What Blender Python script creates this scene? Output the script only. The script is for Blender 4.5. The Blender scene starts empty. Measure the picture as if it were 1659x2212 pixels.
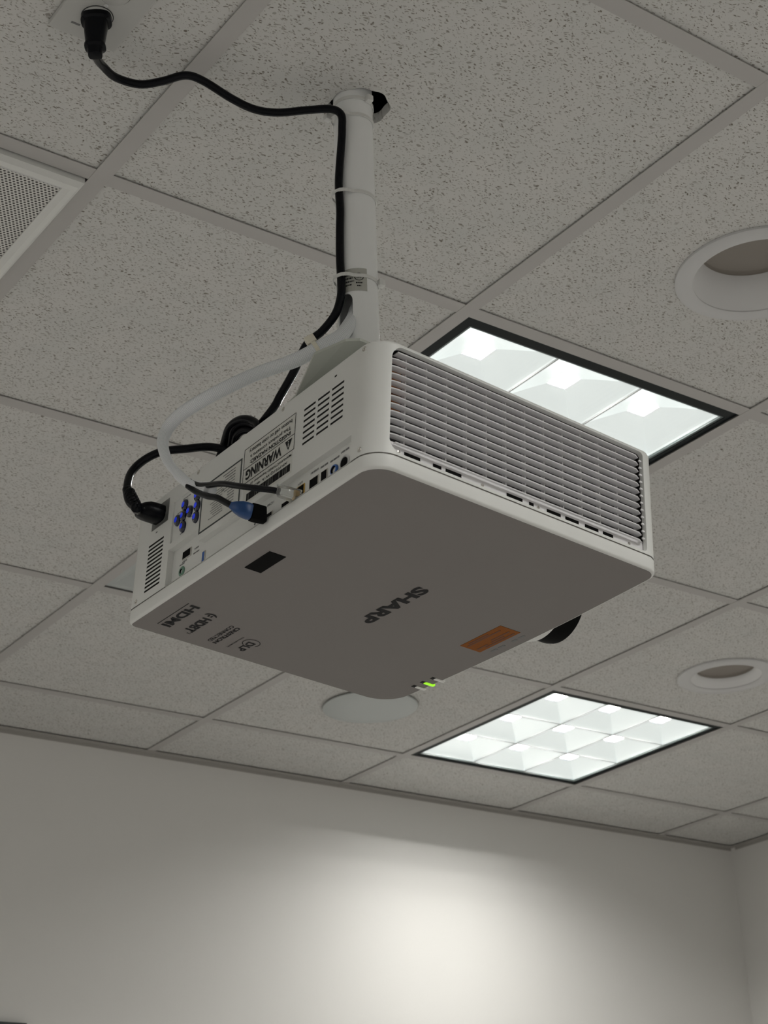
import bpy, bmesh, math, random
from mathutils import Matrix, Vector
random.seed(7)
SC = bpy.context.scene
COL = SC.collection

# ------------------------------------------------------------------ camera
cam_d = bpy.data.cameras.new('camera'); cam = bpy.data.objects.new('camera', cam_d); COL.objects.link(cam)
cam_d.sensor_fit = 'VERTICAL'; cam_d.sensor_height = 24.0; cam_d.sensor_width = 18.0
cam_d.lens = 24.0 * 3654.6258 / 2212.0
cam_d.clip_start = 0.02; cam_d.clip_end = 60
cam_d.dof.use_dof = True; cam_d.dof.focus_distance = 1.95; cam_d.dof.aperture_fstop = 11.0
RX = Vector((0.81256, -0.58149, -0.04023)); DN = Vector((0.22226, 0.37290, -0.90086)); FW = Vector((0.53885, 0.72306, 0.43224))
m = Matrix.Identity(4)
for r in range(3):
    m[r][0] = RX[r]; m[r][1] = -DN[r]; m[r][2] = -FW[r]
m.translation = Vector((-0.18386, -1.04167, -1.36411))
cam.matrix_world = m
SC.camera = cam

# ------------------------------------------------------------------ light and exposure
world = bpy.data.worlds.new('world'); SC.world = world; world.use_nodes = True
world.node_tree.nodes['Background'].inputs[0].default_value = (0.9, 0.92, 1.0, 1)
world.node_tree.nodes['Background'].inputs[1].default_value = 0.0
SC.view_settings.view_transform = 'Standard'
SC.view_settings.look = 'None'
SC.view_settings.gamma = 1.0
SC.view_settings.use_curve_mapping = False
SC.view_settings.exposure = 0.0
LED_POWER = 480.0

# ------------------------------------------------------------------ helpers
def link(o): COL.objects.link(o); return o
def tag(o, label=None, cat=None, group=None, kind=None):
    if label: o['label'] = label
    if cat: o['category'] = cat
    if group: o['group'] = group
    if kind: o['kind'] = kind
    return o
def empty(name, loc=(0, 0, 0), parent=None):
    o = link(bpy.data.objects.new(name, None)); o.location = loc
    o.empty_display_size = 0.05
    if parent: o.parent = parent
    return o
def mesh_obj(name, verts, faces, mat, parent=None, smooth=False, fmat=None, mats=None):
    me = bpy.data.meshes.new(name); me.from_pydata([tuple(v) for v in verts], [], faces); me.update()
    for mm in (mats or [mat]): me.materials.append(mm)
    if fmat:
        for p, k in zip(me.polygons, fmat): p.material_index = k
    if smooth:
        for p in me.polygons: p.use_smooth = True
    o = link(bpy.data.objects.new(name, me))
    if parent: o.parent = parent
    return o
def bm_obj(name, bm, mat, parent=None, smooth=False, mats=None, recalc=True):
    if recalc: bmesh.ops.recalc_face_normals(bm, faces=bm.faces)
    me = bpy.data.meshes.new(name); bm.to_mesh(me); bm.free()
    for mm in (mats or [mat]): me.materials.append(mm)
    if smooth:
        for p in me.polygons: p.use_smooth = True
    o = link(bpy.data.objects.new(name, me))
    if parent: o.parent = parent
    return o
def sharp(o, deg=35):
    me = o.data
    for p in me.polygons: p.use_smooth = True
    bm = bmesh.new(); bm.from_mesh(me)
    for e in bm.edges:
        if len(e.link_faces) == 2:
            e.smooth = e.calc_face_angle(0) < math.radians(deg)
        else: e.smooth = False
    bm.to_mesh(me); bm.free()
    return o
def box_bm(bm, x0, x1, y0, y1, z0, z1, bev=0.0, seg=1, mi=0):
    r = bmesh.ops.create_cube(bm, size=1.0)
    vs = r['verts']
    for v in vs:
        v.co = Vector(((x0 + x1) / 2 + v.co.x * (x1 - x0), (y0 + y1) / 2 + v.co.y * (y1 - y0), (z0 + z1) / 2 + v.co.z * (z1 - z0)))
    fs = set(f for v in vs for f in v.link_faces)
    for f in fs: f.material_index = mi
    if bev > 0:
        es = list(set(e for v in vs for e in v.link_edges))
        bmesh.ops.bevel(bm, geom=es, offset=bev, segments=seg, affect='EDGES', profile=0.5)
def box(name, x0, x1, y0, y1, z0, z1, mat, parent=None, bev=0.0, seg=1):
    bm = bmesh.new(); box_bm(bm, x0, x1, y0, y1, z0, z1, bev, seg)
    return bm_obj(name, bm, mat, parent)
def lathe(name, prof, mat, parent=None, n=48, axis='Z', center=(0, 0, 0), smooth=True, cap=False, mats=None, pm=None):
    """prof: list of (radius, height)"""
    V, F, FM = [], [], []
    for (r, h) in prof:
        for k in range(n):
            a = 2 * math.pi * k / n
            p = (r * math.cos(a), r * math.sin(a), h)
            if axis == 'X': p = (h, p[0], p[1])
            if axis == 'Y': p = (p[0], h, p[1])
            V.append((p[0] + center[0], p[1] + center[1], p[2] + center[2]))
    for i in range(len(prof) - 1):
        for k in range(n):
            k2 = (k + 1) % n
            F.append((i * n + k, i * n + k2, (i + 1) * n + k2, (i + 1) * n + k)); FM.append(pm[i] if pm else 0)
    if cap:
        F.append(tuple(range(n - 1, -1, -1))); FM.append(pm[0] if pm else 0)
        F.append(tuple((len(prof) - 1) * n + k for k in range(n))); FM.append(pm[-1] if pm else 0)
    o = mesh_obj(name, V, F, mat, parent, mats=mats, fmat=FM)
    bm = bmesh.new(); bm.from_mesh(o.data); bmesh.ops.recalc_face_normals(bm, faces=bm.faces); bm.to_mesh(o.data); bm.free()
    if smooth: sharp(o, 40)
    return o
def spline(pts, n=10):
    P = [Vector(p) for p in pts]; P = [P[0] * 2 - P[1]] + P + [P[-1] * 2 - P[-2]]
    out = []
    for i in range(1, len(P) - 2):
        for k in range(n):
            t = k / n
            a, b, c, d = P[i - 1], P[i], P[i + 1], P[i + 2]
            out.append(0.5 * ((2 * b) + (c - a) * t + (2 * a - 5 * b + 4 * c - d) * t * t + (3 * b - a - 3 * c + d) * t ** 3))
    out.append(P[-2]); return out
def tube(name, pts, rad, mat, parent=None, n=14, seg=10, uvscale=None, flat=None, raw=False):
    C = pts if raw else spline(pts, seg)
    C = [Vector(c) for c in C]
    L = len(C); T = []
    for i in range(L):
        t = C[min(i + 1, L - 1)] - C[max(i - 1, 0)]
        T.append(t.normalized() if t.length > 1e-9 else Vector((0, 0, 1)))
    up = Vector((0, 0, 1)) if abs(T[0].z) < 0.9 else Vector((1, 0, 0))
    N = (up - T[0] * up.dot(T[0])).normalized()
    V, F, S = [], [], [0.0]
    for i in range(1, L): S.append(S[-1] + (C[i] - C[i - 1]).length)
    for i in range(L):
        if i: N = (N - T[i] * N.dot(T[i])).normalized()
        B = T[i].cross(N); f = S[i] / S[-1]
        r = rad(f) if callable(rad) else rad
        fl = flat(f) if flat else 1.0
        for k in range(n):
            a = 2 * math.pi * k / n
            V.append(C[i] + N * (math.cos(a) * r) + B * (math.sin(a) * r * fl))
    for i in range(L - 1):
        for k in range(n):
            k2 = (k + 1) % n
            F.append((i * n + k, i * n + k2, (i + 1) * n + k2, (i + 1) * n + k))
    F.append(tuple(range(n - 1, -1, -1))); F.append(tuple((L - 1) * n + k for k in range(n)))
    o = mesh_obj(name, V, F, mat, parent, smooth=True)
    if uvscale:
        uv = o.data.uv_layers.new(name='uv')
        for p in o.data.polygons:
            if len(p.vertices) != 4: continue
            i = p.index // n; k = p.index % n
            for li, (du, dv) in zip(p.loop_indices, ((0, 0), (1, 0), (1, 1), (0, 1))):
                uv.data[li].uv = ((k + du) / n, S[min(i + dv, L - 1)] * uvscale)
    return o

# ------------------------------------------------------------------ materials
def M(name, col, rough=0.5, metal=0.0, spec=0.5, emit=None, es=0.0, bump=None, trans=0.0, coat=0.0):
    mt = bpy.data.materials.new(name); mt.use_nodes = True
    nt = mt.node_tree; b = nt.nodes['Principled BSDF']
    b.inputs['Base Color'].default_value = (*col, 1); b.inputs['Roughness'].default_value = rough
    b.inputs['Metallic'].default_value = metal; b.inputs['Specular IOR Level'].default_value = spec
    b.inputs['Transmission Weight'].default_value = trans; b.inputs['Coat Weight'].default_value = coat
    if emit: b.inputs['Emission Color'].default_value = (*emit, 1); b.inputs['Emission Strength'].default_value = es
    if bump:
        sc, st, dist = bump
        tc = nt.nodes.new('ShaderNodeTexCoord'); n = nt.nodes.new('ShaderNodeTexNoise'); n.inputs['Scale'].default_value = sc
        n.inputs['Detail'].default_value = 4
        bu = nt.nodes.new('ShaderNodeBump'); bu.inputs['Strength'].default_value = st; bu.inputs['Distance'].default_value = dist
        nt.links.new(tc.outputs['Object'], n.inputs['Vector']); nt.links.new(n.outputs['Fac'], bu.inputs['Height']); nt.links.new(bu.outputs['Normal'], b.inputs['Normal'])
    return mt
class NG:
    def __init__(s, mt): s.nt = mt.node_tree
    def n(s, t, **k):
        x = s.nt.nodes.new(t)
        for a, b in k.items(): setattr(x, a, b)
        return x
    def l(s, a, b): s.nt.links.new(a, b)
    def math(s, op, a, b=None, c=None):
        x = s.n('ShaderNodeMath', operation=op)
        for i, v in enumerate((a, b, c)):
            if v is None: continue
            if hasattr(v, 'is_linked'): s.l(v, x.inputs[i])
            else: x.inputs[i].default_value = v
        return x.outputs[0]

def tile_material():
    mt = M('acoustic_tile', (0.66, 0.645, 0.61), 0.95, spec=0.1); g = NG(mt); b = mt.node_tree.nodes['Principled BSDF']
    geo = g.n('ShaderNodeNewGeometry')
    warp = g.n('ShaderNodeTexNoise'); warp.inputs['Scale'].default_value = 55; warp.inputs['Detail'].default_value = 2
    g.l(geo.outputs['Position'], warp.inputs['Vector'])
    sub = g.n('ShaderNodeVectorMath', operation='SUBTRACT'); g.l(warp.outputs['Color'], sub.inputs[0]); sub.inputs[1].default_value = (0.5, 0.5, 0.5)
    scl = g.n('ShaderNodeVectorMath', operation='SCALE'); g.l(sub.outputs[0], scl.inputs[0]); scl.inputs['Scale'].default_value = 0.016
    add = g.n('ShaderNodeVectorMath', operation='ADD'); g.l(geo.outputs['Position'], add.inputs[0]); g.l(scl.outputs[0], add.inputs[1])
    big = g.n('ShaderNodeTexNoise'); big.inputs['Scale'].default_value = 14; big.inputs['Detail'].default_value = 1
    g.l(geo.outputs['Position'], big.inputs['Vector'])
    masks = []
    for (rot, sx, sy, sc, r0, r1) in ((0.4, 1.0, 2.1, 118, 0.02, 0.34), (1.9, 1.0, 2.5, 108, 0.0, 0.33), (-0.7, 1.0, 1.6, 175, 0.02, 0.31)):
        mp = g.n('ShaderNodeMapping'); g.l(add.outputs[0], mp.inputs['Vector'])
        mp.inputs['Rotation'].default_value = (0, 0, rot); mp.inputs['Scale'].default_value = (sx, sy, 1)
        vo = g.n('ShaderNodeTexVoronoi'); vo.voronoi_dimensions = '2D'; vo.inputs['Scale'].default_value = sc
        g.l(mp.outputs[0], vo.inputs['Vector'])
        sep = g.n('ShaderNodeSeparateColor'); g.l(vo.outputs['Color'], sep.inputs[0])
        p = g.math('POWER', sep.outputs[0], 1.9)
        rr = g.math('MULTIPLY_ADD', p, r1 - r0, r0)
        d = g.math('SUBTRACT', rr, vo.outputs['Distance'])
        mk = g.math('MULTIPLY', d, 8.0); lim = g.math('MULTIPLY_ADD', sep.outputs[1], 0.75, 0.25); mk = g.math('MINIMUM', mk, lim); mk = g.math('MAXIMUM', mk, 0.0)
        masks.append(mk)
    mx = masks[0]
    for k in masks[1:]: mx = g.math('MAXIMUM', mx, k)
    mix = g.n('ShaderNodeMix', data_type='RGBA')
    bc = g.n('ShaderNodeMix', data_type='RGBA'); g.l(big.outputs['Fac'], bc.inputs[0])
    bc.inputs[6].default_value = (0.605, 0.612, 0.592, 1); bc.inputs[7].default_value = (0.68, 0.665, 0.64, 1)
    g.l(mx, mix.inputs[0]); g.l(bc.outputs[2], mix.inputs[6]); mix.inputs[7].default_value = (0.20, 0.175, 0.145, 1)
    g.l(mix.outputs[2], b.inputs['Base Color'])
    bu = g.n('ShaderNodeBump'); bu.inputs['Strength'].default_value = 0.35; bu.inputs['Distance'].default_value = 0.0012
    h = g.math('MULTIPLY', mx, -1.0); g.l(h, bu.inputs['Height']); g.l(bu.outputs['Normal'], b.inputs['Normal'])
    return mt
def perforated_material():
    mt = M('perforated_sheet', (0.72, 0.71, 0.68), 0.5); g = NG(mt); b = mt.node_tree.nodes['Principled BSDF']
    geo = g.n('ShaderNodeNewGeometry'); sp = g.n('ShaderNodeSeparateXYZ'); g.l(geo.outputs['Position'], sp.inputs[0])
    P = 0.0056; Q = P * 1.732
    def lat(ox, oy):
        fx = g.math('ADD', sp.outputs[0], ox + 10 * P); fy = g.math('ADD', sp.outputs[1], oy + 10 * Q)
        fx = g.math('SUBTRACT', g.math('FLOORED_MODULO', fx, P), P / 2); fy = g.math('SUBTRACT', g.math('FLOORED_MODULO', fy, Q), Q / 2)
        return g.math('SQRT', g.math('ADD', g.math('MULTIPLY', fx, fx), g.math('MULTIPLY', fy, fy)))
    d = g.math('MINIMUM', lat(0, 0), lat(P / 2, Q / 2))
    k = g.math('LESS_THAN', d, 0.0017)
    mix = g.n('ShaderNodeMix', data_type='RGBA'); g.l(k, mix.inputs[0]); mix.inputs[6].default_value = (0.72, 0.71, 0.68, 1); mix.inputs[7].default_value = (0.06, 0.055, 0.05, 1)
    g.l(mix.outputs[2], b.inputs['Base Color']); return mt
def braid_material():
    mt = M('white_braid', (0.85, 0.86, 0.88), 0.55); g = NG(mt); b = mt.node_tree.nodes['Principled BSDF']
    uv = g.n('ShaderNodeUVMap'); sp = g.n('ShaderNodeSeparateXYZ'); g.l(uv.outputs[0], sp.inputs[0])
    a = g.math('MULTIPLY', sp.outputs[0], 2 * math.pi * 14); c = g.math('MULTIPLY', sp.outputs[1], 2 * math.pi)
    s1 = g.math('SINE', g.math('ADD', a, c)); s2 = g.math('SINE', g.math('SUBTRACT', a, c))
    h = g.math('MULTIPLY', s1, s2)
    h = g.math('MULTIPLY_ADD', h, 0.5, 0.5)
    mix = g.n('ShaderNodeMix', data_type='RGBA'); g.l(h, mix.inputs[0]); mix.inputs[6].default_value = (0.66, 0.69, 0.72, 1); mix.inputs[7].default_value = (0.95, 0.96, 0.98, 1)
    g.l(mix.outputs[2], b.inputs['Base Color'])
    bu = g.n('ShaderNodeBump'); bu.inputs['Strength'].default_value = 0.6; bu.inputs['Distance'].default_value = 0.0006
    g.l(h, bu.inputs['Height']); g.l(bu.outputs['Normal'], b.inputs['Normal']); return mt

m_tile = tile_material(); m_perf = perforated_material(); m_braid = braid_material()
m_bar = M('grid_paint', (0.49, 0.475, 0.46), 0.45, bump=(30, 0.1, 0.001))
m_mold = M('molding_paint', (0.40, 0.385, 0.36), 0.6)
m_wall = M('wall_paint', (0.78, 0.77, 0.745), 0.75, spec=0.2, bump=(220, 0.25, 0.0008))
m_floor = M('grey_carpet', (0.36, 0.35, 0.34), 0.95, spec=0.1, bump=(400, 0.5, 0.003))
m_deck = M('dark_plenum', (0.05, 0.05, 0.05), 0.9)
m_fix_halo = M('fixture_dark_halo', (0.008, 0.012, 0.013), 0.5, spec=0.2)  # black puts the dark halo beside the glowing cells into the frame
m_fix_grey = M('fixture_grey', (0.18, 0.21, 0.21), 0.4)
m_refl = M('satin_reflector', (0.92, 0.95, 0.95), 0.40, metal=0.62, emit=(0.90, 1.0, 0.985), es=0.44)   # edge-lit luminous cells
m_throat = M('white_throat', (0.9, 0.9, 0.9), 0.5)
m_led = M('led_lamp', (1, 1, 1), 0.5, emit=(1.0, 0.985, 0.945), es=LED_POWER)
m_trim = M('white_trim', (0.62, 0.62, 0.62), 0.5)
m_cone = M('downlight_cone', (0.80, 0.80, 0.80), 0.45)
m_dlens = M('unlit_lens', (0.34, 0.31, 0.275), 0.5)
m_disc = M('cool_white_disc', (0.50, 0.53, 0.52), 0.5)
m_case = M('white_plastic', (0.78, 0.785, 0.76), 0.42, spec=0.5, bump=(1100, 0.12, 0.0005))
m_case_in = M('grille_plastic', (0.80, 0.79, 0.80), 0.42)
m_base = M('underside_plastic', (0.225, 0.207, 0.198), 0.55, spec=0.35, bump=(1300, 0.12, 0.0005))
m_dark = M('dark_interior', (0.02, 0.018, 0.017), 0.6)
m_copper = M('copper_filter', (0.42, 0.16, 0.06), 0.5)
m_slot = M('slot_shadow', (0.035, 0.035, 0.035), 0.8)
m_black = M('black_rubber', (0.0035, 0.004, 0.006), 0.25, spec=0.14)
m_blackm = M('black_matte', (0.004, 0.004, 0.004), 0.7, spec=0.06)
m_ink = M('black_ink', (0.016, 0.016, 0.017), 0.6, spec=0.15)
m_ink2 = M('grey_ink', (0.20, 0.20, 0.20), 0.7)
m_labw = M('label_paper', (0.70, 0.70, 0.66), 0.5)
m_frame_ink = M('dark_print', (0.045, 0.055, 0.055), 0.6)
m_orange = M('orange_label', (0.27, 0.085, 0.010), 0.6, spec=0.15)
m_orange_d = M('orange_label_ink', (0.12, 0.03, 0.006), 0.5)
m_btn = M('navy_button', (0.004, 0.006, 0.03), 0.2, coat=0.6)
m_btnc = M('blue_button_centre', (0.01, 0.03, 0.55), 0.25, emit=(0.02, 0.06, 1.0), es=0.25)
m_blue = M('blue_plastic', (0.012, 0.06, 0.20), 0.35)
m_jblue = M('blue_jack', (0.03, 0.12, 0.42), 0.4)
m_jgreen = M('green_jack', (0.16, 0.30, 0.22), 0.45)
m_metal = M('connector_metal', (0.62, 0.60, 0.56), 0.25, metal=1.0)
m_bright = M('bright_metal', (0.55, 0.54, 0.50), 0.3, metal=0.3)
m_gold = M('gold_contact', (0.65, 0.42, 0.12), 0.3, metal=1.0)
m_pipe = M('white_pipe_paint', (0.93, 0.94, 0.94), 0.30, spec=0.5, coat=0.3)
m_steel = M('bracket_paint', (0.50, 0.52, 0.47), 0.45)
m_tie = M('cream_nylon', (0.82, 0.78, 0.66), 0.4)
m_tiew = M('white_nylon', (0.75, 0.75, 0.73), 0.4)
m_clear = M('clear_plastic', (0.85, 0.87, 0.85), 0.08, trans=0.85)
m_plate = M('outlet_plate_plastic', (0.50, 0.50, 0.48), 0.4)
m_ledg = M('green_status_light', (0.2, 0.8, 0.02), 0.4, emit=(0.42, 0.95, 0.02), es=0.75)
m_ledw = M('white_light_pipe', (0.85, 0.85, 0.83), 0.3)
m_stick = M('silver_sticker', (0.48, 0.48, 0.44), 0.4)

# ------------------------------------------------------------------ room
T = 0.6096
GX = lambda i: i * T
GY = lambda j: j * T
XW, YW = 3.99, 2.735          # right wall, far wall
X0, Y0, ZF = -4.2, -4.6, -2.75
def wall(name, x0, x1, y0, y1):
    o = box(name, x0, x1, y0, y1, ZF, 0.42, m_wall); o['kind'] = 'structure'; return o
wall('wall_far', X0 - .1, XW + .1, YW, YW + .1)
wall('wall_right', XW, XW + .1, Y0, YW)
wall('wall_left', X0 - .1, X0, Y0, YW)
wall('wall_back', X0 - .1, XW + .1, Y0 - .1, Y0)
f = box('floor', X0 - .1, XW + .1, Y0 - .1, YW + .1, ZF - .1, ZF, m_floor); f['kind'] = 'structure'
ceil = box('ceiling', X0 - .1, XW + .1, Y0 - .1, YW + .1, 0.42, 0.46, m_deck); ceil['kind'] = 'structure'

BW = 0.012      # half width of a grid bar
def bar(x0, x1, y0, y1, zb):
    bm = bmesh.new(); box_bm(bm, x0, x1, y0, y1, zb, zb + 0.0012)
    if x1 - x0 > y1 - y0:
        c = (y0 + y1) / 2; box_bm(bm, x0, x1, c - .0015, c + .0015, zb + .0012, zb + .036)
    else:
        c = (x0 + x1) / 2; box_bm(bm, c - .0015, c + .0015, y0, y1, zb + .0012, zb + .036)
    o = bm_obj('grid_bar', bm, m_bar, ceil); return o
IX = [i for i in range(-7, 8) if X0 < GX(i) < XW]
JY = [j for j in range(-8, 6) if Y0 < GY(j) < YW - .1]
for i in IX: bar(GX(i) - BW, GX(i) + BW, Y0, YW - .004, 0.0)
for j in JY:
    xs = [X0] + [GX(i) for i in IX] + [XW]
    for a, b in zip(xs[:-1], xs[1:]):
        bar(a + (BW if a > X0 else .004), b - (BW if b < XW else .004), GY(j) - BW, GY(j) + BW, 0.0002 + random.uniform(0, .0005))
trim = [('trim_1', X0, XW, YW - .021, YW), ('trim_2', XW - .021, XW, Y0, YW - .021)]
for n_, a, b, c, d in trim:
    bm = bmesh.new(); box_bm(bm, a, b, c, d, -0.0012, 0.0)
    if n_ == 'trim_1': box_bm(bm, a, b, d - .0015, d, -.010, 0.03)
    else: box_bm(bm, b - .0015, b, c, d, -.010, 0.03)
    o = bm_obj(n_, bm, m_mold); o['kind'] = 'structure'

def ceiling_tile(x0, x1, y0, y1, holes=(), name='ceiling_tile'):
    z0, z1 = 0.0035, 0.019
    if not holes:
        bm = bmesh.new(); box_bm(bm, x0, x1, y0, y1, z0, z1)
        o = bm_obj(name, bm, m_tile, ceil)
    else:
        cx, cy, r, rag = holes
        n = 64; V, F = [], []
        ang = [2 * math.pi * k / n + math.pi / 4 for k in range(n)]
        for z in (z0, z1):
            for a in ang:
                rr = r * (1 + rag * math.sin(5 * a + 1) * math.sin(3 * a)) if rag else r
                V.append((cx + rr * math.cos(a), cy + rr * math.sin(a), z))
            for a in ang:     # ray to the square border
                dx, dy = math.cos(a), math.sin(a); t = 1e9
                if dx > 1e-9: t = min(t, (x1 - cx) / dx)
                if dx < -1e-9: t = min(t, (x0 - cx) / dx)
                if dy > 1e-9: t = min(t, (y1 - cy) / dy)
                if dy < -1e-9: t = min(t, (y0 - cy) / dy)
                V.append((cx + dx * t, cy + dy * t, z))
        # snap the nearest border vertex of each corner to the corner
        for (qx, qy) in ((x0, y0), (x1, y0), (x0, y1), (x1, y1)):
            k = min(range(n), key=lambda k: (V[n + k][0] - qx) ** 2 + (V[n + k][1] - qy) ** 2)
            V[n + k] = (qx, qy, z0); V[3 * n + k] = (qx, qy, z1)
        for k in range(n):
            q = (k + 1) % n
            F.append((k, n + k, n + q, q)); F.append((2 * n + k, 2 * n + q, 3 * n + q, 3 * n + k)); F.append((k, q, 2 * n + q, 2 * n + k)); F.append((n + k, 3 * n + k, 3 * n + q, n + q))
        o = mesh_obj(name, V, F, m_tile, ceil)
    return o

LIGHTS = [(2, 1), (4, 3), (-2, 3), (-2, 0), (-2, -3), (1, -3), (4, -2), (-5, 1), (-5, -2), (-2, -6), (1, -6), (4, -5), (-5, -5), (5, 0), (-5, 3), (1, -2)]  # first two are in view; the others are unseen, added for fill light
POLE = (0.8035, 0.3105)
DL1 = (1.524, 0.305, .122, .096); DL2 = (2.755, 1.56, .117, .085)
holes = {(1, 0): (POLE[0] + .012, POLE[1] + .003, 0.0370, 0.07), (2, 0): (DL1[0], DL1[1], DL1[2] - .012, 0), (4, 2): (DL2[0], DL2[1], DL2[2] - .014, 0)}
xs = [X0] + [GX(i) for i in IX] + [XW]; ys = [Y0] + [GY(j) for j in JY] + [YW]
for a, b in zip(xs[:-1], xs[1:]):
    for c, d in zip(ys[:-1], ys[1:]):
        k = (round(a / T), round(c / T))
        if k in LIGHTS and b - a > .5 and d - c > .5: continue
        if k in ((0, 1), (2, 2)): continue
        ga, gb = random.uniform(.002, .005), random.uniform(.002, .005)
        ceiling_tile(a + ga, b - gb, c + ga, d - gb, holes.get(k, ()))

# ------------------------------------------------------------------ recessed square lights, nine cells each
def cell_mesh():
    V, F = [], []; S0, S1, Hc = .0895, .0190, .029; n = 9
    for k in range(n + 1):
        t = k / n; s = S0 - (S0 - S1) * (t ** 1.7); z = Hc * t
        if k == n: z += 0
        V += [(-s, -s, z), (s, -s, z), (s, s, z), (-s, s, z)]
    V += [(-S1, -S1, Hc + .013), (S1, -S1, Hc + .013), (S1, S1, Hc + .013), (-S1, S1, Hc + .013)]   # small lamp throat
    for k in range(n + 1):
        for q in range(4):
            r = (q + 1) % 4
            F.append((k * 4 + q, (k + 1) * 4 + q, (k + 1) * 4 + r, k * 4 + r))
    me = bpy.data.meshes.new('reflector_cell'); me.from_pydata(V, [], F); me.update(); me.materials.append(m_refl); me.materials.append(m_throat)
    for p in me.polygons: p.material_index = 1 if p.index >= n * 4 else 0
    return me
CELL = cell_mesh()
LEDM = bpy.data.meshes.new('led'); LEDM.from_pydata([(-.0175, -.0175, .0417), (.0175, -.0175, .0417), (.0175, .0175, .0417), (-.0175, .0175, .0417)], [], [(0, 3, 2, 1)]); LEDM.update(); LEDM.materials.append(m_led)
def ceiling_light(i, j, label, group=None):
    x0, y0 = GX(i) + BW, GY(j) + BW; w = T - 2 * BW
    t = empty('ceiling_light', (GX(i + .5), GY(j + .5), 0)); tag(t, label, 'ceiling light', group)
    h = w / 2
    ax, bx, ay, by = -h + .022, h - .010, -h + .024, h - .008      # inner edges of the halo-black frame, wider on the near sides
    bm = bmesh.new()
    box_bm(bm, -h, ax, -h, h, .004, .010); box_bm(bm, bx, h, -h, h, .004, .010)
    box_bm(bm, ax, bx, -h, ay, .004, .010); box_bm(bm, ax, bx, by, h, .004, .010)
    bm_obj('frame', bm, m_fix_halo, t)
    bm = bmesh.new(); e = .005
    box_bm(bm, ax, ax + e, ay, by, .006, .014); box_bm(bm, bx - e, bx, ay, by, .006, .014)
    box_bm(bm, ax + e, bx - e, ay, ay + e, .006, .014); box_bm(bm, ax + e, bx - e, by - e, by, .006, .014)
    bm_obj('inner_rim', bm, m_fix_grey, t)
    bm = bmesh.new()      # steel housing over the cells
    box_bm(bm, -h, h, -h, h, .09, .094); box_bm(bm, -h, -h + .003, -h, h, .010, .09); box_bm(bm, h - .003, h, -h, h, .010, .09)
    box_bm(bm, -h, h, -h, -h + .003, .010, .09); box_bm(bm, -h, h, h - .003, h, .010, .09)
    bm_obj('housing', bm, m_mold, t)
    gx0, gy0 = ax + e, ay + e; cw, ch = (bx - ax - 2 * e) / 3, (by - ay - 2 * e) / 3
    for p in range(3):
        for q in range(3):
            o = link(bpy.data.objects.new('reflector', CELL)); o.parent = t
            o.location = (gx0 + (p + .5) * cw, gy0 + (q + .5) * ch, .010); o.scale = (cw / .180, ch / .180, 1)
            l = link(bpy.data.objects.new('led', LEDM)); l.parent = o
    bm = bmesh.new()      # thin ribs between the cells
    for k in (1, 2):
        box_bm(bm, gx0 + k * cw - .0012, gx0 + k * cw + .0012, gy0, gy0 + 3 * ch, .0085, .0115)
        box_bm(bm, gx0, gx0 + 3 * cw, gy0 + k * ch - .0012, gy0 + k * ch + .0012, .0080, .0110)
    bm_obj('cell_rib', bm, m_trim, t)
    return t
lab = {(2, 1): 'lit square recessed ceiling light just behind the projector, glaring white', (4, 3): 'lit square recessed ceiling light near the far wall, nine cells visible'}
def where(i, j):
    w = ('level', 'one', 'two', 'three', 'four', 'five', 'six')
    return '%s tiles %s and %s tiles %s projector' % (w[abs(i - 1)], 'left' if i < 1 else 'right', w[abs(j)], 'beyond' if j > 0 else 'before')
for (i, j) in LIGHTS:
    ceiling_light(i, j, lab.get((i, j), 'added square fill light out of view, %s' % where(i, j)), 'square nine-cell ceiling lights' if (i, j) in lab else 'unseen ceiling lights added for fill')

# ------------------------------------------------------------------ downlights, disc, air grille
def downlight(c, label, dp=.050):
    x, y, ro, ri = c
    t = empty('downlight', (x, y, 0)); tag(t, label, 'downlight', 'round unlit downlights')
    lathe('trim_ring', [(ro, .0032), (ro, -.0005), (ro - .004, -.0035), (ri + .006, -.0045), (ri, -.002), (ri, .0032)], m_trim, t, 72)
    lathe('cone', [(ri, .000), (ri - .004, dp * .24), (ri - .010, dp * .6), (ri - .016, dp), (ri - .016, dp + .003), (ri - .012, dp + .003), (ri + .001, .002)], m_cone, t, 72)
    lathe('lamp_lens', [(.0005, dp + .025), (.04, dp + .023), (ri - .016, dp + .010), (ri - .014, dp + .002)], m_dlens, t, 48)
    lathe('can', [(ri - .010, .050), (ri - .010, .16), (.001, .16)], m_mold, t, 32)
    return t
downlight(DL1, 'large round unlit downlight with white trim at the right edge')
downlight(DL2, 'smaller-looking round unlit downlight near the far square light', .018)
d = lathe('round_cover', [(.0008, -.010), (.06, -.0095), (.105, -.0065), (.117, -.003), (.1175, -.001), (.112, -.001), (.108, .004)], m_disc, None, 72)
d.location = (2.13, 2.155, 0.0); tag(d, 'plain round white ceiling cover plate seen just below the projector', 'cover plate')

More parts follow.
